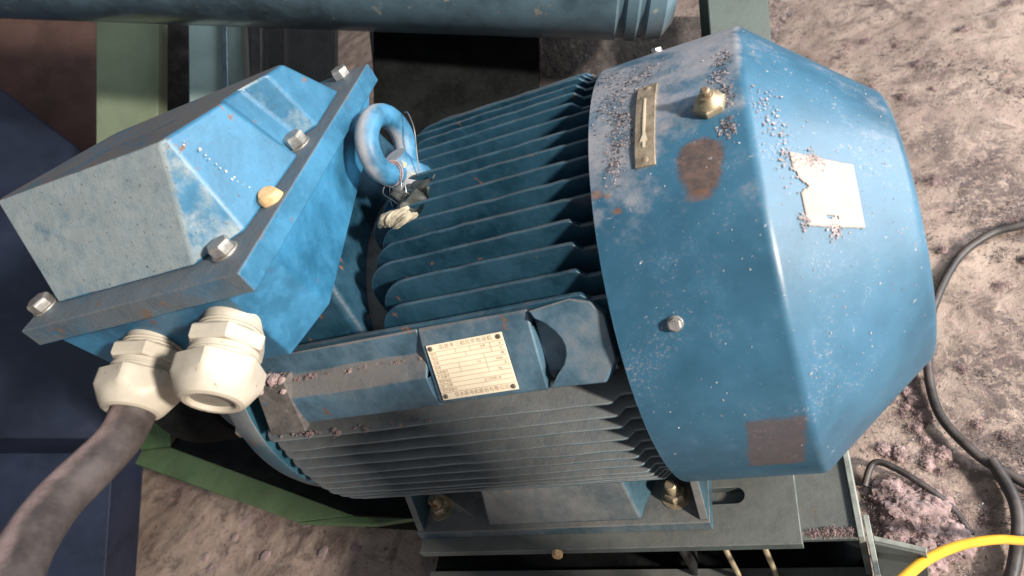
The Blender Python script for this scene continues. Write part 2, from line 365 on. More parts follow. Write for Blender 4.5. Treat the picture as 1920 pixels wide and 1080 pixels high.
# lug with a concave left side, right of the plate
pn = Vector((0, -.77, .64)).normalized()
def padpt(s, t, h):     # s along x, t 0 (top edge) .. 1 (low edge), h above diagonal
    a = Vector((0, -.2065, .1765)); b = Vector((0, -.2545, .098)); q = a.lerp(b, t) + pn * h; q.x = s; return q
bm = bmesh.new()
arc = [(.9615 + .034 * math.sin(math.pi * k / 10) - .001, k / 10) for k in range(11)]
out = arc + [(1.028, 1.02), (1.046, .75), (1.046, .2), (1.034, .02), (1.012, -.06)]
a = [bm.verts.new(padpt(s, t, .0075 if .05 < t < .9 else .003)) for s, t in out]; b = [bm.verts.new(padpt(s, t, -.035)) for s, t in out]
bm.faces.new(a)
for i in range(len(out)): bm.faces.new((a[i], b[i], b[(i + 1) % len(out)], a[(i + 1) % len(out)]))
P(finish('cast_lug', bm, 'pad', bevel=.0025, seg=3, ang=50))
bm = bmesh.new(); padprof(bm, [(-.165, .15), (-.200, .162), (-.236, .105), (-.236, .092), (-.165, .08)], .9605, 1.04); P(finish('pad_recess', bm, 'pad', bevel=.001))
# small cast block at the drive end of the pad
bm = bmesh.new()
hull8(bm, [(.540, -.2660, .086), (.606, -.2680, .088), (.606, -.21, .080), (.540, -.21, .080), (.549, -.2320, .156), (.604, -.2340, .156), (.604, -.19, .148), (.549, -.19, .148)])
P(finish('cast_block', bm, mat('brown_grime', (.10, .090, .084), .9, var=.4, vscale=40, bump=.7, bscale=90, lint=.4), bevel=.003))

# ---- fan cowl
bm = bmesh.new()
pr = [(1.0560, .2815), (1.0562, .2850), (1.2150, .2850)]
for k in range(1, 7):
    t = k / 6; a = R_(90 - t * 47); pr.append((1.2150 + .013 * math.cos(a) * 1.1, .2850 - .013 + .013 * math.sin(a)))
pr += [(1.349, .170)]
for k in range(1, 6):
    t = k / 5; pr.append((1.349 + .010 * math.sin(t * math.pi / 2), .170 - .016 * (1 - math.cos(t * math.pi / 2)) - .006 * t))
pr += [(1.3595, .128), (1.3565, .128), (1.3450, .165), (1.2170, .279), (1.0560, .2815)]
lathe(bm, pr, n=192, cap0=False, cap1=False)
bmesh.ops.remove_doubles(bm, verts=bm.verts[:], dist=1e-6)
cowl = P(finish('fan_cowl', bm, 'cowl', ang=25))
bm = bmesh.new()
for r in [.018 + .0155 * k for k in range(8)]:
    tube(bm, [Vector((1.356, r * math.cos(2 * math.pi * k / 48), r * math.sin(2 * math.pi * k / 48))) for k in range(48)], .0022, 6, closed=True)
for k in range(8):
    a = math.pi * k / 4; tube(bm, [(1.3595, .01 * math.cos(a), .01 * math.sin(a)), (1.3595, .129 * math.cos(a), .129 * math.sin(a))], .003, 6)
P(finish('intake_grille', bm, 'cowl'))
bm = bmesh.new(); lathe(bm, [(1.075, .26), (1.080, .26), (1.080, .0)], n=64, cap0=False); lathe(bm, [(1.10, .05), (1.16, .05)], n=32)
for k in range(9):
    a = 2 * math.pi * k / 9; c, s = math.cos(a), math.sin(a)
    hull8(bm, [(1.10, c * .04 - s * .003, s * .04 + c * .003), (1.10, c * .04 + s * .003, s * .04 - c * .003), (1.10, c * .22 + s * .003, s * .22 - c * .003), (1.10, c * .22 - s * .003, s * .22 + c * .003),
               (1.16, c * .04 - s * .003, s * .04 + c * .003), (1.16, c * .04 + s * .003, s * .04 - c * .003), (1.16, c * .20 + s * .003, s * .20 - c * .003), (1.16, c * .20 - s * .003, s * .20 + c * .003)])
P(finish('cooling_fan', bm, 'darksteel'))
P(hexbolt('cowl_bolt', cylp(1.1183, 32.9, .2845), cyln(32.9), .0074, .005, 'zinc', None, washer=.0084))
P(hexbolt('cowl_bolt', cylp(1.1183, 122, .2845), cyln(122), .0074, .005, 'zinc', None, washer=.0084))
P(hexbolt('grease_nipple', cylp(1.1865, 76.3, .2845), cyln(76.3), .0168, .009, 'brass', None, dome=True, ph=.3))
# curved patches and plates lying on the cowl's drum
def curved(bm, poly, r, thick=.0006, n=10, prof=None):
    """poly in (x, deg) quad corners tl,tr,br,bl on the drum"""
    tl, tr, br, bl = [Vector((p[0], p[1])) for p in poly]; top = []; bot = []
    for j in range(n + 1):
        rt = []; rb = []
        for i in range(n + 1):
            p = tl.lerp(tr, i / n).lerp(bl.lerp(br, i / n), j / n)
            h = thick + (prof(i / n, j / n) if prof else 0)
            rt.append(bm.verts.new(cylp(p.x, p.y, r + h))); rb.append(bm.verts.new(cylp(p.x, p.y, r - .0005)))
        top.append(rt); bot.append(rb)
    for j in range(n):
        for i in range(n):
            bm.faces.new((top[j][i], top[j][i + 1], top[j + 1][i + 1], top[j + 1][i])); bm.faces.new((bot[j][i], bot[j + 1][i], bot[j + 1][i + 1], bot[j][i + 1]))
    for k in range(n):
        for a, b in ((top[0], bot[0]), (top[n], bot[n])): bm.faces.new((a[k], a[k + 1], b[k + 1], b[k]))
        for i in (0, n): bm.faces.new((top[k][i], top[k + 1][i], bot[k + 1][i], bot[k][i]))
bm = bmesh.new()
curved(bm, [(1.1130, 88.5), (1.1345, 88.8), (1.1270, 65.6), (1.1060, 65.8)], .285, .0012, 14, lambda u, v: .0012 + .0014 * math.sin(math.pi * v) + .0006 * math.sin(9 * v))
strip = P(finish('rotation_plate', bm, 'strip', bevel=.0005, seg=1))
bm = bmesh.new(); curved(bm, [(1.1205, 83.5), (1.1225, 83.5), (1.1185, 70), (1.1160, 70)], .2885, .0010, 8); curved(bm, [(1.119, 74), (1.1195, 74), (1.1215, 71.5), (1.1135, 71.5)], .2885, .0011, 4)
ar = finish('arrow', bm, 'arrow'); ar.parent = strip; ar.matrix_parent_inverse = Matrix(); 
for dg in (87.2, 67.2):
    x = 1.1240 if dg > 80 else 1.1170
    bm = bmesh.new(); lathe(bm, [(0, .0042), (.0012, .0040), (.0022, .0022), (.0024, 0)], cylp(x, dg, .2868), cyln(dg), 20); rv = finish('rivet', bm, 'strip'); rv.parent = strip
# rust patches (bare metal where labels were torn off)
def blob(bm, cx, cd, rx, rd, r, n=26, seed=0, jag=.25, off=.0005):
    c = bm.verts.new(cylp(cx, cd, r + off)); ring = []
    mid = []
    for k in range(n):
        a = 2 * math.pi * k / n; q = 1 + jag * noise.noise(Vector((math.cos(a) * 1.7, math.sin(a) * 1.7, seed))) + .06 * random.uniform(-1, 1)
        mid.append(bm.verts.new(cylp(cx + rx * .5 * q * math.cos(a), cd + rd * .5 * q * math.sin(a), r + off)))
        ring.append(bm.verts.new(cylp(cx + rx * q * math.cos(a), cd + rd * q * math.sin(a), r + off)))
    for k in range(n):
        k2 = (k + 1) % n
        bm.faces.new((c, mid[k], mid[k2])); bm.faces.new((mid[k], ring[k], ring[k2], mid[k2]))
# torn paper on the cone
def conep(x, deg, off=0):
    t = (x - 1.2255) / (1.349 - 1.2255); r = .2809 + (.170 - .2809) * t
    nx, nr = .663, .749
    return Vector((x + nx * off, -(r + nr * off) * math.cos(R_(deg)), (r + nr * off) * math.sin(R_(deg))))
bm = bmesh.new()
tl, tr, br, bl = Vector((1.2495, 64.0)), Vector((1.3035, 62.2)), Vector((1.3020, 44.7)), Vector((1.2500, 47.4))
N = 36; g = {}
for j in range(N + 1):
    for i in range(N + 1):
        u, v = i / N, j / N; p = tl.lerp(tr, u).lerp(bl.lerp(br, u), v)
        if i == 0: p.x += .0016 * noise.noise(Vector((0, v * 14, 1))) + .0008 * random.uniform(-1, 1)
        if j in (0, N): p.y += .25 * noise.noise(Vector((u * 12, j, 2)))
        g[i, j] = (u, v, p)
def keepcell(u, v):
    if v > .33 and v < .60 and u < .20 - abs(v - .455) * 1.5: return False
    if .28 < v and u < .05 + .03 * noise.noise(Vector((0, v * 9, 4))): return False
    if .84 < v < .89 and .38 < u < .62 and noise.noise(Vector((u * 9, v * 9, 9))) > -.1: return False
    return True
vt = {}
def gv(i, j):
    if (i, j) not in vt:
        u, v, p = g[i, j]; vt[i, j] = bm.verts.new(conep(p.x, p.y, .0009 + .0006 * max(0, noise.noise(Vector((u * 6, v * 6, 3))))))
    return vt[i, j]
for j in range(N):
    for i in range(N):
        if keepcell((i + .5) / N, (j + .5) / N): bm.faces.new((gv(i, j), gv(i + 1, j), gv(i + 1, j + 1), gv(i, j + 1)))
pap = P(finish('torn_label', bm, 'paper')); sm = pap.modifiers.new('t', 'SOLIDIFY'); sm.thickness = .0004

# ---- feet
for sgn in (-1, 1):
    bm = bmesh.new()
    Y = lambda y: sgn * y
    hull8(bm, [(.560, Y(.245), -.2848), (1.055, Y(.245), -.2848), (1.055, Y(.12), -.2848), (.560, Y(.12), -.2848), (.560, Y(.243), -.266), (1.055, Y(.243), -.266), (1.055, Y(.12), -.262), (.560, Y(.12), -.262)])
    P(finish('foot', bm, 'body', bevel=.002))
    bm = bmesh.new()
    hull8(bm, [(.700, Y(.236), -.266), (.955, Y(.236), -.266), (.99, Y(.14), -.264), (.68, Y(.14), -.264), (.72, Y(.205), -.17), (.945, Y(.205), -.17), (.955, Y(.13), -.14), (.70, Y(.13), -.14)])
    P(finish('foot_web', bm, 'body', bevel=.004))
    for x0 in (.562, 1.040):
        bm = bmesh.new()
        hull8(bm, [(x0, Y(.240), -.266), (x0 + .013, Y(.240), -.266), (x0 + .013, Y(.12), -.264), (x0, Y(.12), -.264), (x0, Y(.19), -.17), (x0 + .013, Y(.19), -.17), (x0 + .013, Y(.13), -.15), (x0, Y(.13), -.15)])
        P(finish('foot_gusset', bm, 'body', bevel=.002))
    for x in (1.007, .600):
        P(hexbolt('foot_bolt', (x, Y(.200), -.266), (0, 0, 1), .0165, .013, 'brass', None, washer=.0225, shank=.0095, ph=.4))

# ---- terminal box
bm = bmesh.new()   # saddle under the box
hull8(bm, [(.52, -.185, .12), (.715, -.185, .12), (.715, .17, .12), (.52, .17, .12), (.53, -.15, .255), (.70, -.15, .255), (.70, .13, .30), (.53, .13, .30)])
P(finish('box_saddle', bm, 'topfin', bevel=.012, seg=4))
zf = .3790; zt = .3520
def ring_faces(bm, A, B):
    n = len(A)
    for i in range(n): bm.faces.new((A[i], A[(i + 1) % n], B[(i + 1) % n], B[i]))
base_top = [(.425, -.279, zt), (.709, -.279, zt), (.7505, -.240, zt), (.7505, .100, zt), (.425, .100, zt)]
base_bot = [(.455, -.2675, .238), (.699, -.2675, .236), (.7265, -.197, .238), (.722, .06, .290), (.455, .06, .290)]
bm = bmesh.new(); A = [bm.verts.new(p) for p in base_top]; B = [bm.verts.new(p) for p in base_bot]
bm.faces.new(A); bm.faces.new(B[::-1]); ring_faces(bm, A, B)
tbase = P(finish('terminal_box_base', bm, 'box', bevel=.003, seg=3))
bm = bmesh.new(); prism(bm, [(.4163, -.2933), (.7586, -.2889), (.7612, .1115), (.4163, .1115)], zt, zf)
tfl = P(finish('box_flange', bm, 'flange', bevel=.0022, seg=3))
# lid
LB = [(.453, -.2585), (.679, -.2585), (.7290, -.2205), (.7390, -.092), (.7190, -.078), (.7190, -.045), (.7390, -.030), (.738, .050), (.690, .088), (.470, .088), (.440, .060), (.440, -.222)]
LT = [(.4150, -.1865, .4905), (.7020, -.2000, .4905), (.7080, -.1965, .4905), (.7235, -.118, .476), (.7020, -.092, .470), (.7020, -.060, .464), (.7295, -.038, .461), (.7300, -.004, .4545), (.722, .004, .4530), (.425, .004, .4530), (.417, -.004, .4545), (.4100, -.178, .4890)]
bm = bmesh.new(); A = [bm.verts.new((x, y, zf)) for x, y in LB]; B = [bm.verts.new(p) for p in LT]
bm.faces.new(A); ring_faces(bm, A, B)
c = bm.verts.new((.57, -.095, .4725))
for i in range(len(B)): bm.faces.new((B[i], B[(i + 1) % len(B)], c))
tlid = P(finish('terminal_box_lid', bm, 'lid', bevel=.005, seg=4, ang=25))
P(hexbolt('lid_bolt', (.7170, -.2480, zf), (.0, -.0, 1), .0135, .012, 'zinc', None, washer=.0150, ph=.2))
P(hexbolt('lid_bolt', (.7255, -.0640, zf), (0, 0, 1), .0135, .014, 'zinc', None, washer=.0150, ph=.5))
P(hexbolt('lid_bolt', (.7220, .1000, zf), (0, 0, 1), .0125, .012, 'zinc', None, ph=.1))
P(hexbolt('lid_bolt', (.4290, -.2580, zf), (0, 0, 1), .0145, .012, 'zinc', None, washer=.0155))
P(hexbolt('lid_bolt', (.4290, .0900, zf), (0, 0, 1), .0135, .012, 'zinc', None))
bm = bmesh.new(); lathe(bm, [(0, .0125), (.004, .0130), (.010, .0120), (.014, .009), (.0155, 0)], (.7400, -.1720, zf - .001), (.25, -.1, 1), 20)
for v in bm.verts: v.co += Vector((noise.noise(v.co * 90), noise.noise(v.co * 90 + Vector((5, 0, 0))), 0)) * .003
o = P(finish('bolt_plug', bm, 'tan')); o['label'] = 'irregular tan plug in a bolt pocket'
bm = bmesh.new(); random.seed(5)
la, lb_, lc = Vector((.7290, -.2205, .379)), Vector((.7390, -.092, .379)), Vector((.7235, -.118, .476)); ln_ = (lb_ - la).cross(lc - la).normalized(); ln_ = ln_ if ln_.x > 0 else -ln_
for k in range(22):
    u_ = random.random(); p = Vector((.7150, -.188, .478)).lerp(Vector((.735, -.176, .402)), u_); p -= ln_ * (p - la).dot(ln_); p += Vector((0, random.gauss(0, .0022), 0))
    lathe(bm, [(-.0005, .0015 * random.uniform(.2, 1) ** 1.6 + .0002), (.0003, .0003), (.0004, 0)], p, ln_, 7)
P(finish('paint_drip', bm, 'chip'))['kind'] = 'stuff'
# ---- cable glands
def gland(o, axis, sc, hollow, name):
    g0, a, u, v = frame(o, axis); root = None
    bm = bmesh.new()
    lathe(bm, [(-.035, .036 * sc), (.006, .036 * sc)], o, axis, 48)
    for k in range(3): lathe(bm, [(.002 + k * .004, .0375 * sc), (.004 + k * .004, .039 * sc), (.0055 + k * .004, .0375 * sc)], o, axis, 48, cap0=False, cap1=False)
    lathe(bm, [(.013 * sc, .046 * sc), (.016 * sc, .0485 * sc), (.031 * sc, .0485 * sc), (.034 * sc, .046 * sc)], o, axis, 6, ph=.25)
    lathe(bm, [(.034 * sc, .041 * sc), (.040 * sc, .041 * sc), (.040 * sc, .0425 * sc), (.043 * sc, .0425 * sc), (.043 * sc, .041 * sc), (.048 * sc, .041 * sc)], o, axis, 48)
    body = P(finish('cable_gland', bm, 'gland', bevel=.0012, seg=2))
    bm = bmesh.new()
    ho = .027 * sc
    # ribbed clamping nut: blend from hexagon to round nose
    n = 96; prof = [(.0485, .0440, 1.), (.051, .0475, 1.), (.072, .0475, 1.), (.078, .0470, .55), (.085, .0455, .1), (.093, .0415, 0.), (.0985, .0370, 0.), (.1005, .0325, 0.), (.1000, ho / sc + .001, 0.), (.0985, ho / sc, 0.), (.080, ho / sc * .98, 0.)]
    rings = []
    for s, r, hx in prof:
        rg = []
        for k in range(n):
            ang = 2 * math.pi * k / n; m6 = (ang + .5) % (math.pi / 3) - math.pi / 6
            hexr = r * math.cos(math.pi / 6) / math.cos(m6) * 1.15
            rr = (min(hexr, r * 1.12) * hx + r * (1 - hx)) * sc
            rg.append(bm.verts.new(g0 + a * s * sc + (u * math.cos(ang) + v * math.sin(ang)) * rr))
        rings.append(rg)
    for A_, B_ in zip(rings, rings[1:]): ring_faces(bm, A_, B_)
    bm.faces.new(rings[0][::-1])
    nut = finish('gland_nut', bm, 'gland', bevel=0, ang=22); nut.parent = body
    bm = bmesh.new()
    if hollow: lathe(bm, [(.078 * sc, ho), (.094 * sc, ho * .985), (.0945 * sc, 0)], o, axis, 40, cap0=False)
    else: lathe(bm, [(.060 * sc, ho), (.090 * sc, ho * .99), (.092 * sc, ho * .9), (.0925 * sc, 0)], o, axis, 40, cap0=False)
    pl = finish('gland_plug' if hollow else 'gland_seal', bm, 'glandhole'); pl.parent = body
    return body
TILT = 14
gx = (.02, -math.cos(R_(TILT)), -math.sin(R_(TILT)))
gland((.6770, -.2785, .3050), gx, .87, True, 'a')
gland((.5440, -.274, .3010), gx, .84, False, 'b')

# ---- lifting eye
bm = bmesh.new(); c = Vector((.788, 0, .312)); ex = Vector((math.cos(R_(-8)), math.sin(R_(-8)), 0)); eh = Vector((-ex.y, ex.x, 0))
tube(bm, [c + (eh * math.cos(2 * math.pi * k / 48) + Vector((0, 0, 1)) * math.sin(2 * math.pi * k / 48)) * .0380 for k in range(48)], .0150, 18, closed=True)
lathe(bm, [(0, .0285), (.008, .0310), (.018, .0290), (.026, .0215), (.036, .0165), (.052, .0145)], (.792, 0, .243), (-.05, 0, 1), 32)
P(finish('lifting_eye', bm, 'eye'))
bm = bmesh.new(); lathe(bm, [(-.05, .034), (0, .033), (.006, .030)], (.792, 0, .238), (0, 0, 1), 40)
P(finish('lifting_eye_boss', bm, 'body', bevel=.001))

# ---- nameplate
np_ = [Vector(p) for p in ((.8159, -.2105, .1760), (.9160, -.2105, .1760), (.9085, -.2520, .1115), (.806, -.2520, .1115))]
na = Vector((0, -.2165, .163)); nb = Vector((0, -.2545, .101)); nd = (nb - na).normalized(); nn = Vector((0, nd.z, -nd.y)); 
if nn.z < 0: nn = -nn
nc = (na + nb) / 2; nc.x = .8745
ux = Vector((1, 0, 0)); rot = R_(-1.0); U_ = (ux * math.cos(rot) + nd * math.sin(rot)); V_ = nn.cross(U_)
if V_.z < 0: V_ = -V_
W_, H_ = .1010, .0700
bm = bmesh.new(); prism(bm, [(-W_ / 2, -H_ / 2), (W_ / 2, -H_ / 2), (W_ / 2, H_ / 2), (-W_ / 2, H_ / 2)], .0012, .0022, lambda a, b, h: nc + U_ * a + V_ * b + nn * h)
plate = P(finish('name_plate', bm, 'plate', bevel=.0003, seg=1))
L = lambda a, b, h: nc + U_ * a + V_ * b + nn * h
bm = bmesh.new()
def seg_(x0, y0, x1, y1, w_=.00028):
    if abs(x1 - x0) > abs(y1 - y0): q = [(x0, y0 - w_), (x1, y1 - w_), (x1, y1 + w_), (x0, y0 + w_)]
    else: q = [(x0 - w_, y0), (x0 + w_, y0), (x1 + w_, y1), (x1 - w_, y1)]
    bm.faces.new([bm.verts.new(L(a, b, .0024)) for a, b in q])
rows = [H_ / 2 - .0092 - k * .00575 for k in range(10)]
for yy in rows: seg_(-W_ / 2 + .001, yy, W_ / 2 - .001, yy)
def vs(fx, r0, r1): seg_(-W_ / 2 + fx * W_, rows[r0], -W_ / 2 + fx * W_, rows[r1])
vs(.37, 0, 1); vs(.56, 0, 1); vs(.82, 0, 2); vs(.49, 1, 2); vs(.36, 3, 5); vs(.71, 2, 6)
ru = finish('printed_rules', bm, 'inkfaint', smooth=False); ru.parent = plate
fdep = []
def text(body, fx, fy, size, mt='inkfaint', align='LEFT', space=1., name='lettering'):
    c = bpy.data.curves.new('lettering', 'FONT'); c.body = body; c.size = size; c.align_x = align; c.align_y = 'CENTER'; c.space_character = space; c.resolution_u = 2
    o = bpy.data.objects.new('lettering', c); COL.objects.link(o)
    o.matrix_world = Matrix((( U_.x, V_.x, nn.x, 0), (U_.y, V_.y, nn.y, 0), (U_.z, V_.z, nn.z, 0), (0, 0, 0, 1))); o.location = L(fx, fy, .00245)
    bpy.context.view_layer.update()
    me = bpy.data.meshes.new_from_object(o.evaluated_get(bpy.context.evaluated_depsgraph_get())); me.transform(o.matrix_world)
    bpy.data.objects.remove(o); me.materials.clear(); me.materials.append(M[mt]); fdep.append(me)
text('高效率三相异步电动机', .002, H_ / 2 - .0046, .0066, align='CENTER', space=1.15)
text('佳木斯电机股份有限公司', .004, -H_ / 2 + .0048, .0062, align='CENTER', space=1.15)
lab = ['型号', '电压', '功率', '转速', '标准编号', '产品编号', '防护等级', '出厂日期', '许可证编号']
for k, s in enumerate(lab): text(s, -W_ / 2 + .003, rows[k] - .0029, .0042)
for s, fx, k in (('kW', .70, 0), ('A', .93, 0), ('V', .93, 1), ('Hz', .60, 3), ('dB', .92, 2), ('r/min', .84, 3), ('%', .93, 4), ('kg', .84, 5)): text(s, -W_ / 2 + fx * W_, rows[k] - .0029, .0042)
text('J11250D-8', -W_ / 2 + .62 * W_, rows[7] - .0029, .0050, mt='inkfaint')
bm = bmesh.new()
for me in fdep: bm.from_mesh(me)
lt = finish('lettering', bm, 'inkfaint', smooth=False); lt.parent = plate
for a in (-1, 1):
    for b in (-1, 1):
        bm = bmesh.new(); lathe(bm, [(0, .0030), (.0010, .0028), (.0016, .0016), (.0013, 0)], L(a * (W_ / 2 - .0052), b * (H_ / 2 - .0046), .0022), nn, 16)
        rv = finish('rivet', bm, mat('rivet_metal', (.14, .11, .09), .5, metal=.4) if 'rv' not in M else M['rv']); M['rv'] = rv.data.materials[0]; rv.parent = plate
# sub-parts sit under unmoved children: compensate the kept parent transform
for o in list(motor.children):
    for ch in o.children: ch.matrix_parent_inverse = Matrix()

# ================================================================== things on the motor
# wire tie with rag and film hanging from the eye
tieroot = empty('wire_tie', (.80, -.05, .25)); tag(tieroot, 'wire tie with scraps of film and rag at the foot of the lifting eye', 'wire')
T = lambda o: keep(o, tieroot)
bm = bmesh.new(); cc = c_ = Vector((.788, 0, .312)) + (eh * -.62 + Vector((0, 0, -1)) * .72) * .0385
for k in range(3):
    tube(bm, [cc + Vector((.003 * k - .003, 0, 0)) + (ex * math.cos(t) + (eh * .62 + Vector((0, 0, .72)) * 1).normalized() * -math.sin(t)).normalized() * .0158 for t in [2 * math.pi * q / 24 for q in range(24)]], .0011, 6, closed=True)
T(finish('pink_thread', bm, 'lint'))
bm = bmesh.new(); random.seed(4)
for k in range(5):
    p0 = cc + Vector((random.uniform(-.012, .012), random.uniform(-.012, .004), random.uniform(-.01, .004)))
    tube(bm, smooth_path([p0, p0 + Vector((random.uniform(-.01, .02), -.012, random.uniform(-.008, .008))), p0 + Vector((random.uniform(-.005, .035), -.024, -.016)), p0 + Vector((random.uniform(-.01, .03), -.036, -.03))], 6), .00045, 5)
tube(bm, smooth_path([(.815, -.02, .262), (.822, -.004, .290), (.828, .012, .315), (.822, .03, .330), (.812, .040, .328)], 8), .0008, 5)
T(finish('wire', bm, 'wire'))
def crumple(bm, o, ua, va, nu, nv, amp, seed, freq=70, th=0):
    g_ = [[bm.verts.new(Vector(o) + Vector(ua) * (i / nu - .5) + Vector(va) * (j / nv - .5) + amp * noise.noise_vector((Vector(o) + Vector(ua) * i / nu + Vector(va) * j / nv) * freq + Vector((seed, 0, 0)))) for i in range(nu + 1)] for j in range(nv + 1)]
    for j in range(nv):
        for i in range(nu): bm.faces.new((g_[j][i], g_[j][i + 1], g_[j + 1][i + 1], g_[j + 1][i]))
bm = bmesh.new(); crumple(bm, (.812, -.060, .262), (.056, .012, .0), (.0, -.055, -.012), 18, 18, .011, 2)
T(finish('plastic_film', bm, 'film'))
bm = bmesh.new(); random.seed(21)
for k in range(7):
    a_ = Vector((.776 + .005 * k, -.098 - .002 * k, .262 + .003 * random.uniform(-1, 1))); b_ = a_ + Vector((.024 + random.uniform(-.006, .012), .010 + random.uniform(-.006, .01), .004))
    mid_ = (a_ + b_) / 2 + Vector((random.uniform(-.003, .003), random.uniform(-.007, .003), random.uniform(0, .008)))
    tube(bm, smooth_path([a_, mid_, b_], 8), lambda u: .0012 + .0042 * math.sin(math.pi * min(1, max(0, u * .9 + .05))), 14, wob=.9)
T(finish('rag', bm, 'rag'))
# power cable
pts = [(.548, -.338, .282), (.545, -.362, .276), (.550, -.390, .278), (.553, -.428, .288), (.560, -.470, .302), (.583, -.513, .316), (.613, -.553, .326), (.660, -.610, .326), (.70, -.70, .28), (.72, -.80, .15), (.73, -.88, -.05), (.76, -.95, -.35), (.84, -1.02, -.56), (1.0, -1.08, -.577), (1.3, -1.12, -.577)]
bm = bmesh.new(); tube(bm, smooth_path(pts, 10), .0232, 28, wob=.02)
tag(finish('power_cable', bm, 'rubber'), 'thick dusty rubber cable bending down out of the left cream gland', 'cable')

# ================================================================== steel base
base = empty('slotted_base_plate', (.86, 0, -.297)); tag(base, 'grey steel base plate with a rounded slot, under the feet of the motor', 'base plate')
bm = bmesh.new()
def slab_holes(bm, outer, holes, z0, z1):
    es = []
    def loop(pts, z):
        v = [bm.verts.new((x, y, z)) for x, y in pts]; return v, [bm.edges.new((v[i], v[(i + 1) % len(v)])) for i in range(len(v))]
    for z in (z0, z1):
        E_ = []; LS = []
        for p in [outer] + holes: v, e = loop(p, z); E_ += e; LS.append(v)
        bmesh.ops.triangle_fill(bm, use_beauty=True, use_dissolve=True, edges=E_); es.append(LS)
    for a, b in zip(*es):
        n = len(a)
        for i in range(n): bm.faces.new((a[i], a[(i + 1) % n], b[(i + 1) % n], b[i]))
def slot(cx, cy, ln, r):
    return [(cx + ln / 2 + r * math.cos(a), cy + r * math.sin(a)) for a in [R_(-90 + 18 * k) for k in range(11)]] + [(cx - ln / 2 + r * math.cos(a), cy + r * math.sin(a)) for a in [R_(90 + 18 * k) for k in range(11)]]
slab_holes(bm, [(.5616, -.2685), (1.1705, -.2685), (1.1705, .27), (.5616, .27)], [slot(1.066, -.1935, .044, .0125), slot(1.066, .19, .044, .0125)], -.3005, -.2855)
keep(finish('plate', bm, 'steel', bevel=.001, seg=1), base)
keep(hexbolt('side_bolt', (.8150, -.2685, -.291), (0, -1, 0), .0085, .010, 'tan', None), base)
# cross channel
ch = empty('cross_channel', (1.12, 0, -.42)); tag(ch, 'open ended grey steel channel running back under the fan end of the base plate', 'channel')
bm = bmesh.new(); box(bm, 1.000, 1.2380, -.2560, .62, -.3085, -.3010); keep(finish('web', bm, 'steel', bevel=.0012), ch)
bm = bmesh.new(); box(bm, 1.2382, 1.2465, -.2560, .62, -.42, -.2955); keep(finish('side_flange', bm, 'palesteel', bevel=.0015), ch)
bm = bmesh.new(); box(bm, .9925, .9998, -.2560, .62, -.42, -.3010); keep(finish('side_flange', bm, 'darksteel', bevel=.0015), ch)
# rail under front
rail = empty('lower_rail', (.95, -.24, -.50)); tag(rail, 'dusty steel rail along the bottom edge, below the base plate', 'rail')
bm = bmesh.new(); box(bm, .50, 1.246, -.40, -.2440, -.4300, -.4200); keep(finish('top_flange', bm, 'steel', bevel=.001), rail)
bm = bmesh.new(); box(bm, .50, 1.246, -.2520, -.2442, FLOOR, -.4302); keep(finish('back_web', bm, 'darksteel'), rail)
bm = bmesh.new(); box(bm, .56, 1.235, -.14, -.13, FLOOR, -.3020); keep(finish('shade_backing', bm, 'black'), rail)  # added black sheet, stands for the shade under the base plate
bm = bmesh.new(); box(bm, .50, 1.246, -.2438, -.1402, -.4450, -.4350); keep(finish('shade_floor', bm, 'black'), rail)  # black sheet added to hide the floor and read as shade
# threaded studs
def stud(x, y, z0, z1, lab, r=.0042):
    bm = bmesh.new(); pr = []
    n = int((z1 - z0) / .0012)
    for k in range(n): pr.append((z0 + k * .0012, r if k % 2 else r * .86))
    lathe(bm, pr, (x, y, 0), (0, 0, 1), 16); o = finish('threaded_stud', bm, 'brass'); tag(o, lab, 'bolt', 'studs under the base plate'); return o
stud(1.0640, -.2600, -.4195, -.3010, 'left of the two threaded studs standing on the rail below the slot')
stud(1.1180, -.2600, -.4195, -.3010, 'right of the two threaded studs, near the corner of the base plate')
# right hand bracket
br_ = empty('angle_bracket', (1.27, -.25, -.36)); tag(br_, 'grey angle bracket of thin plates at the corner of the channel, beside the yellow hose', 'bracket')
bm = bmesh.new(); box(bm, 1.2490, 1.2560, -.36, -.2190, -.50, -.3100); keep(finish('upright_plate', bm, 'palesteel', bevel=.001), br_)
bm = bmesh.new(); keep(finish('bracket_lip', (lambda b: (prism(b, [(1.2562, -.2480), (1.3150, -.2660), (1.3130, -.2725), (1.2562, -.2555)], -.3200, -.3100), b)[1])(bmesh.new()), 'palesteel', bevel=.0012), br_); prism(bm, [(1.2562, -.2560), (1.3130, -.2727), (1.3130, -.2767), (1.2562, -.2600)], -.46, -.3100)
keep(finish('front_plate', bm, 'steel', bevel=.0012), br_)

# pipe post added out of view to cast the shadow across the side fins
bm = bmesh.new(); lathe(bm, [(-.60, .12), (-.59, .12), (-.589, .050), (.400, .050), (.412, .044), (.418, .02), (.418, 0)], (1.57, -.596, 0), (0, 0, 1), 48)
tag(finish('shadow_post', bm, 'steel'), 'added steel pipe post, unseen, casting the shadow on the side fins', 'post')

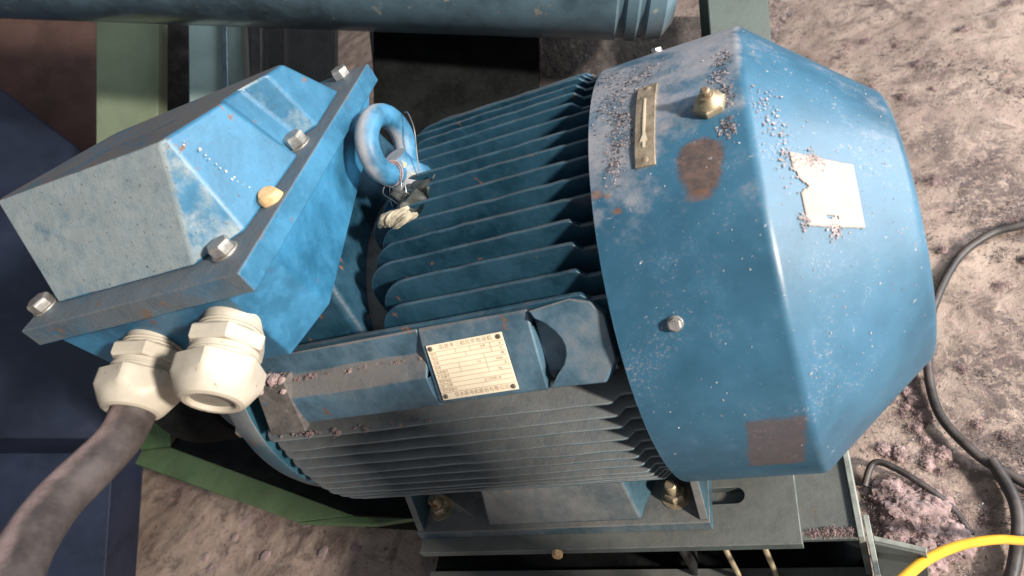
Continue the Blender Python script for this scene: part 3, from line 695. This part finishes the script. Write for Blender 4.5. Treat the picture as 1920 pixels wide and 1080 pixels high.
# ================================================================== floor and cables on it
bm = bmesh.new(); N = 340; x0, x1, y0, y1 = -1.8, 3.2, -1.2, 3.8
def fh(x, y):
    p = Vector((x, y, 0)); return FLOOR + .010 * noise.noise(p * 3) + .006 * noise.noise(p * 11) + .0045 * noise.noise(p * 34) + .0022 * noise.noise(p * 80)
vs_ = [[bm.verts.new((x0 + (x1 - x0) * i / N, y0 + (y1 - y0) * j / N, 0)) for i in range(N + 1)] for j in range(N + 1)]
for rw in vs_:
    for v in rw: v.co.z = fh(v.co.x, v.co.y)
for j in range(N):
    for i in range(N): bm.faces.new((vs_[j][i], vs_[j][i + 1], vs_[j + 1][i + 1], vs_[j + 1][i]))
fl = finish('floor', bm, 'floor'); tag(fl, None, None, kind='structure')
bm = bmesh.new(); box(bm, -30, 30, -30, 30, -.75, -.640); g_ = finish('ground', bm, 'floor', smooth=False); tag(g_, None, None, kind='structure')

Z0 = FLOOR + .012
lp = [(2.05, .40), (1.86, .55), (1.6629, .5443), (1.5925, .5324), (1.5183, .4707), (1.4434, .3351), (1.4128, .2172), (1.4059, .1075), (1.4362, .0269), (1.4713, -.0168), (1.54, -.07), (1.70, -.12), (1.95, -.02)]
bm = bmesh.new(); tube(bm, smooth_path([(x, y, Z0 + .002 * math.sin(i)) for i, (x, y) in enumerate(lp)], 14), .0085, 18)
tag(finish('rubber_cable', bm, 'blackrub'), 'black rubber cable lying in a wide loop on the floor at the right', 'cable')
lp = [(1.4600, .00), (1.4712, -.0835), (1.4450, -.17), (1.40, -.26), (1.36, -.40)]
bm = bmesh.new(); tube(bm, smooth_path([(x, y, Z0 + .006) for x, y in lp], 12), .0100, 18)
tag(finish('rubber_cable', bm, 'blackrub'), 'short thicker black cable running down from the loop at the lower right corner', 'cable')
lp = [(1.2600, -.0300), (1.2819, .0079), (1.3139, -.0052), (1.3623, -.0492), (1.3866, -.0795), (1.400, -.12)]
bm = bmesh.new(); tube(bm, smooth_path([(x, y, Z0 + .012 * math.sin(i)) for i, (x, y) in enumerate(lp)], 10), .0060, 14)
tag(finish('rubber_cable', bm, 'blackrub'), 'short black cable arched over the lint pile beside the channel', 'cable')
yp = [(0.98, -0.66, -0.56), (1.1, -0.48, -0.4), (1.231, -0.372, -0.242), (1.277, -0.319, -0.28), (1.314, -0.271, -0.333), (1.361, -0.224, -0.401), (1.417, -0.181, -0.482), (1.476, -0.147, -0.565), (1.56, -0.13, -0.586), (1.75, -0.14, -0.587), (1.98, -0.05, -0.587), (2.3, -0.1, -0.587)]
bm = bmesh.new(); tube(bm, smooth_path(yp, 12), .0068, 18)
tag(finish('yellow_hose', bm, 'yellow'), 'bright yellow hose arching across the lower right corner', 'hose')

# lint: fuzzy fibres and flocks
def fibres(name, spots, mt, label, count, ln=(.006, .016), th=.0007, parent=None, nrm=None):
    bm = bmesh.new()
    for _ in range(count):
        s = random.choices(spots, weights=[q[4] for q in spots])[0]
        x, y, z, rad, _w, hh = s
        a = random.uniform(0, 2 * math.pi); rr = rad * abs(random.gauss(0, .5))
        p = Vector((x + rr * math.cos(a), y + rr * math.sin(a), 0)); f_ = max(0, 1 - rr / rad)
        p.z = (z if z is not None else fh(p.x, p.y)) + random.uniform(0, hh) * (f_ * (.6 + .8 * abs(noise.noise(p * 45))))
        dv = Vector((random.gauss(0, 1), random.gauss(0, 1), random.gauss(0, .6))).normalized() * random.uniform(*ln)
        sd = dv.cross(Vector((random.gauss(0, 1), random.gauss(0, 1), random.gauss(0, 1)))).normalized() * th
        q = p + dv * .5 + sd * random.uniform(-4, 4)
        v1 = bm.verts.new(p - sd); v2 = bm.verts.new(p + sd); v3 = bm.verts.new(q + sd); v4 = bm.verts.new(q - sd); v5 = bm.verts.new(p + dv)
        bm.faces.new((v1, v2, v3, v4)); bm.faces.new((v4, v3, v5))
    me = bpy.data.meshes.new(name); bm.to_mesh(me); bm.free(); me.materials.append(M[mt]); o = bpy.data.objects.new(name, me); COL.objects.link(o)
    o['kind'] = 'stuff'
    if label: o['label'] = label; o['category'] = 'lint'
    return o
def lumps(name, spots, mt, label):
    bm = bmesh.new()
    for x, y, z, rad, hh in spots:
        b2 = bmesh.new(); bmesh.ops.create_icosphere(b2, subdivisions=5 if rad > .02 else (4 if rad > .009 else 3), radius=1)
        for v in b2.verts:
            n_ = v.co.copy(); q = 1 + .26 * noise.fractal(n_ * 2.1 + Vector((x * 90, y * 90, 0)), .75, 2.1, 6)
            v.co = Vector((x + n_.x * rad * q, y + n_.y * rad * q, (z if z is not None else fh(x, y)) + n_.z * hh * q))
        me = bpy.data.meshes.new('t'); b2.to_mesh(me); b2.free(); bm.from_mesh(me); bpy.data.meshes.remove(me)
    o = finish(name, bm, mt); o['kind'] = 'stuff'
    if label: o['label'] = label; o['category'] = 'lint'
    return o
random.seed(12)
pile = [(1.318, -.085, .050), (1.345, -.105, .040), (1.30, -.045, .038), (1.372, -.135, .034), (1.33, -.155, .036), (1.295, -.12, .03), (1.36, -.07, .03)]
def streak(pts, n, rad):
    pp = smooth_path([(x, y, 0) for x, y in pts], n); return [(p.x + random.gauss(0, rad * .5), p.y + random.gauss(0, rad * .5), rad * random.uniform(.6, 1.3)) for p in pp]
st1 = streak([(1.375, .205), (1.372, .15), (1.3674, .0889), (1.385, .03)], 5, .013)
st2 = streak([(1.30, .04), (1.34, .03), (1.38, .0)], 3, .014)
rnd = [(random.uniform(1.3, 2.3), random.uniform(.1, 1.6), random.uniform(.006, .022)) for _ in range(45)] + [(random.uniform(1.25, 1.5), random.uniform(-.25, .3), random.uniform(.004, .012)) for _ in range(30)]
lumps('lint_clump', [(x, y, None, r * .9, r * .55) for x, y, r in pile + st1 + st2] + [(x, y, None, r * .7, r * .22) for x, y, r in rnd], 'lint', 'pink fluffy lint clumps scattered over the concrete floor on the right')
fibres('lint_fibres', [(x, y, None, r * 1.9, r ** 1.3 * 9, r * .95) for x, y, r in pile + st1 + st2 + rnd], 'lint', 'loose pink fibres in the lint on the floor at the right', 60000, (.002, .0065), .00035)
fibres('dark_debris', [(random.uniform(1.2, 2.4), random.uniform(-.25, 1.7), None, .10, 1, .004) for _ in range(150)], 'darklint', 'dark dust and chips strewn over the floor at the right', 14000, (.002, .008), .0008)
fibres('pale_grit', [(random.uniform(1.2, 2.4), random.uniform(-.25, 1.7), None, .14, 1, .004) for _ in range(120)], 'chip', 'pale grit scattered over the concrete floor at the right', 7000, (.001, .004), .0009)
fibres('floor_lint', [(random.uniform(.7, 1.35), random.uniform(.9, 2.1), None, .12, 1, .012) for _ in range(60)], 'greylint', 'grey lint on the floor behind the motor', 7000, (.006, .018), .0009)
lumps('lint_clump', [(random.uniform(-.5, .45), random.uniform(-.25, -.02), None, random.uniform(.010, .022), .004) for _ in range(12)], 'lint', 'pink lint clumps on the floor below the green frame')
def crumbs(n, f0, spread, r=(.002, .006), h=(.001, .006)):
    out = []
    for _ in range(n):
        p = f0(random.random() ** 1.0); q = random.random() ** 2
        out.append((p[0] + random.gauss(0, spread), p[1] + random.gauss(0, spread * .25), p[2], r[0] + (r[1] - r[0]) * q, q + .1, h[0] + (h[1] - h[0]) * q))
    return out
fibres('ledge_lint', crumbs(26, lambda u: (1.172 + .062 * u, -.2470, -.3008), .004, (.003, .009), (.002, .010)), 'lint', 'ragged line of pink lint along the front edge of the channel top', 3400, (.0015, .005), .0003)
fibres('pad_lint', crumbs(30, lambda u: (.61 + .20 * u ** 1.6, -.2215, .1450), .006, (.0012, .004), (.0006, .003)), 'lint', 'pink lint caught along the ledge left of the name plate', 2600, (.001, .0035), .00025)
fibres('fin_lint', crumbs(26, lambda u: (.55 + .24 * u * u, -.2580, .0702), .008, (.0012, .0055), (.0006, .004)), 'lint', 'small lint tufts on the topmost side fin at the drive end', 1700, (.001, .0035), .00025)
lumps('lint_clump', [(.566, -.2270, .1570, .008, .005), (.584, -.2280, .1570, .009, .0065), (.575, -.224, .158, .006, .005), (.598, -.2300, .1550, .0055, .004), (.560, -.238, .148, .004, .003), (.598, -.240, .145, .0045, .003)], 'lint', 'pink lint clumps on the cast block at the end of the name plate ledge')
fibres('lint_fibres', [(.570, -.2270, .158, .016, 1, .008), (.590, -.2280, .157, .012, 1, .008)], 'lint', 'loose fibres on the lint clumps beside the right gland', 500, (.001, .004), .00025)
# dust flecks on the cowl
def flecks(name, mt, n, gen, label, s0=.0006, s1=.0018):
    bm = bmesh.new()
    for _ in range(n):
        p, nr = gen(); u = nr.orthogonal().normalized(); u.rotate(Matrix.Rotation(random.uniform(0, 6.28), 3, nr)); v = nr.cross(u)
        a = s0 + (s1 * 1.4 - s0) * random.random() ** 3; b = a * random.uniform(.3, .8)
        q = [bm.verts.new(p + u * a * cx_ + v * b * cy_ + nr * random.uniform(.0002, .0010)) for cx_, cy_ in ((-1, -.6), (.2, -1), (1, .1), (.1, 1), (-.7, .6))]
        bm.faces.new(q)
    me = bpy.data.meshes.new(name); bm.to_mesh(me); bm.free(); me.materials.append(M[mt]); o = bpy.data.objects.new(name, me); COL.objects.link(o); tag(o, label, 'dust', kind='stuff')
def cowlgen(cl, sx, sd):
    def g_():
        while 1:
            x, dg, w_ = random.choice(cl); x += random.gauss(0, sx * w_); dg += random.gauss(0, sd * w_)
            if 1.058 < x < 1.213 and -20 < dg < 125: return cylp(x, dg, .285), cyln(dg)
    return g_
cl = [(1.08, 86, 1), (1.10, 92, 1), (1.095, 80, .7), (1.09, 74, .8), (1.085, 68, .6), (1.12, 97, 1), (1.2, 84, .6), (1.205, 78, .6), (1.21, 90, .7), (1.20, 70, .4), (1.07, 100, 1)]
flecks('lint_flecks', 'darklint', 700, cowlgen(cl, .010, 3), 'dark lint flecks on the top of the fan cowl')
flecks('lint_flecks', 'greylint', 900, cowlgen(cl, .012, 3.5), 'grey lint flecks on the top of the fan cowl')
flecks('dust_flecks', 'chip', 170, lambda: (lambda x, dg: (cylp(x, dg, .285), cyln(dg)))(random.uniform(1.06, 1.21), random.uniform(-10, 110)), 'tiny pale dust specks all over the drum of the fan cowl', .0003, .0010)
def conegen():
    x = random.uniform(1.225, 1.345); dg = random.uniform(5, 110); n_ = Vector((.663, -.749 * math.cos(R_(dg)), .749 * math.sin(R_(dg)))); return conep(x, dg), n_
flecks('dust_flecks', 'greylint', 420, conegen, 'tiny grey dust specks on the sloping cone of the fan cowl', .0003, .0011)
def conegen2():
    x, dg, w_ = random.choice([(1.245, 62, 1), (1.24, 68, 1.2), (1.235, 75, 1.3), (1.25, 48, .4), (1.275, 45, .5), (1.27, 63, .6)]); x += random.gauss(0, .006 * w_); dg += random.gauss(0, 2 * w_)
    x = min(max(x, 1.226), 1.34); return conep(x, dg, .001), Vector((.663, -.749 * math.cos(R_(dg)), .749 * math.sin(R_(dg))))
flecks('lint_flecks', 'greylint', 420, conegen2, 'lint flecks round the torn paper on the cone')

# ================================================================== background
def D(px, py, dep):
    return CC + dep * (Vector(CM[2]) + Vector(CM[0]) * ((px - 960) / CF) + Vector(CM[1]) * ((py - 540) / CF))
up = -Vector(CM[1]); rt = Vector(CM[0]); fw = Vector(CM[2])
# painted drum (blower casing) above and behind
dr = empty('painted_drum', (.3, .9, .1)); tag(dr, 'dark blue grey painted drum with ringed end, behind the motor at the top', 'drum')
c0 = D(-300, -125, 1.50); c1 = D(1262, -92, 1.30)
ax = (c1 - c0); Ln = ax.length
bm = bmesh.new(); pr = [(-.5, .165), (Ln - .10, .165), (Ln - .095, .160), (Ln - .085, .160), (Ln - .080, .165), (Ln - .06, .165), (Ln - .055, .158), (Ln - .045, .158), (Ln - .040, .163), (Ln - .01, .158), (Ln + .01, .13), (Ln + .015, 0)]
lathe(bm, pr, c0, ax, 96); keep(finish('shell', bm, 'drum'), dr)
# green machine frame under the drive end
gf = empty('green_frame', (.1, -.05, -.6)); tag(gf, 'green painted steel frame under the drive end of the motor', 'frame')
def bar(name, pts, th, mt, parent, nrm=(0, 0, 1)):
    bm = bmesh.new(); n_ = Vector(nrm) * th; q = [Vector(p) for p in pts]; hull8(bm, [p - n_ for p in q] + q); o = finish(name, bm, mt, bevel=.002)
    return keep(o, parent) if parent else o
def Zp(px, py, z):
    v = D(px, py, 1) - CC; return CC + v * ((z - CC.z) / v.z)
bar('sloping_rail', [Zp(200, 850, -.35), Zp(560, 978, -.35), Zp(662, 966, -.35), Zp(318, 838, -.35)], .012, 'green', gf)
bar('front_rail', [Zp(556, 980, -.35), Zp(700, 984, -.35), Zp(775, 972, -.35), Zp(655, 967, -.35)], .012, 'green', gf)
q0, q1 = Zp(206, 850, -.345), Zp(318, 838, -.345); dq = (q1 - CC).dot(fw); dq0 = (q0 - CC).dot(fw)
bar('upright_plate', [q0, q1, D(318, 560, dq * .93), D(225, 560, dq0 * .93)], .01, 'green', gf, fw * -1)
# tray and guard painted black as the shade between frame and motor
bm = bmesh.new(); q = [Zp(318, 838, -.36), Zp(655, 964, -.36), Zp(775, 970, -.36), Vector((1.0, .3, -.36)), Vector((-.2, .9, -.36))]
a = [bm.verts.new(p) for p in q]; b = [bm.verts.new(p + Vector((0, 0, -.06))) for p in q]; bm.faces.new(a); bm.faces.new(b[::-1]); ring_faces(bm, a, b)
tag(finish('shade_tray', bm, 'black'), 'tray painted black as shade below the drive end of the motor', 'tray')
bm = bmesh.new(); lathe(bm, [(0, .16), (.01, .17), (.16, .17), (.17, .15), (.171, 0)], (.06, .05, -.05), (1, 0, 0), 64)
tag(finish('coupling_guard', bm, 'black'), 'round coupling guard painted black as shade behind the cable glands', 'guard')
# leaning posts and panels behind the terminal box
def slabpx(name, x0_, x1_, ya, yb, dep, mt, label, cat, th=.04, xa=None, xb=None, dep2=None):
    bm = bmesh.new(); xa = x0_ if xa is None else xa; xb = x1_ if xb is None else xb; dep2 = dep2 or dep
    fr_ = [D(xa, yb, dep2), D(xb, yb, dep2), D(x1_, ya, dep), D(x0_, ya, dep)]; bk = [p + fw * th for p in fr_]; hull8(bm, fr_ + bk)
    return tag(finish(name, bm, mt, bevel=.003), label, cat)
slabpx('frame_post', 180, 296, -40, 420, 2.05, 'palegreen', 'broad pale green post behind the terminal box, left of the pale teal panel', 'post', .06)
slabpx('teal_panel', 352, 448, -40, 320, 1.95, 'teal', 'pale teal sheet panel behind the terminal box lid', 'panel', .05, xa=356, xb=466)
slabpx('panel_lip', 413, 424, -40, 320, 1.93, 'drum', 'narrow dark strip down the pale teal panel', 'strip', .01, xa=420, xb=430)
slabpx('black_pipe', 470, 490, -40, 300, 1.9, 'blackrub', 'thin black pipe right of the pale teal panel', 'pipe', .03)
slabpx('black_pipe', 505, 535, -40, 300, 1.9, 'darksteel', 'thicker black pipe, second right of the pale teal panel', 'pipe', .03)
slabpx('dark_slab', 296, 356, -40, 420, 2.2, 'blackrub', 'black slab filling the gap between the green post and the teal panel', 'cover', .03)  # black slabs fill the dark gaps on either side of the teal panel
slabpx('dark_slab', 445, 630, -40, 420, 2.25, 'darksteel', 'black slab behind the terminal box, right of the pale teal panel', 'cover', .03)
slabpx('frame_post', 690, 735, 40, 330, 1.75, 'darksteel', 'dark slanting post right of the terminal box', 'post', .05, xa=720, xb=800)
slabpx('frame_post', 1322, 1436, -60, 130, 1.35, 'darkgreen', 'dark grey green post behind the top of the fan cowl', 'post', .06, xa=1336, xb=1452)
def quadpx(name, pts, mt, label, cat, th=.03):
    bm = bmesh.new(); fr_ = [D(*p) for p in pts]; hull8(bm, fr_ + [p + fw * th for p in fr_]); return tag(finish(name, bm, mt, bevel=.003), label, cat)
quadpx('brown_sheet', [(-900, 900, 2.9), (190, 900, 2.9), (190, -400, 2.9), (-900, -400, 2.9)], 'brownwall', 'dull brown sheet in the far upper left corner', 'sheet')
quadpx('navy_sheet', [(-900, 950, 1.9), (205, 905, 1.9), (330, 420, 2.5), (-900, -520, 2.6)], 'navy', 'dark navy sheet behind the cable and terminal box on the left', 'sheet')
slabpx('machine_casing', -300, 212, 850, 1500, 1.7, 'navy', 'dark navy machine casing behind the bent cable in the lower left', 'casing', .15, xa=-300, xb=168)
slabpx('shade_slab', 700, 1010, 40, 300, 1.55, 'black', 'added black slab standing for the shade between the drum and the fins of the motor', 'slab', .25)  # added slab, its black puts the shade behind the fins into colour
slabpx('dim_lint_slab', 1010, 1330, 30, 300, 1.62, 'dimlint', 'added slab of brown lint, darkened as shade behind the rim of the fan cowl, under the drum', 'ledge', .25)  # slab added over the lit floor, lint colour darkened as shade
# hall wall closing the dark back of the hall
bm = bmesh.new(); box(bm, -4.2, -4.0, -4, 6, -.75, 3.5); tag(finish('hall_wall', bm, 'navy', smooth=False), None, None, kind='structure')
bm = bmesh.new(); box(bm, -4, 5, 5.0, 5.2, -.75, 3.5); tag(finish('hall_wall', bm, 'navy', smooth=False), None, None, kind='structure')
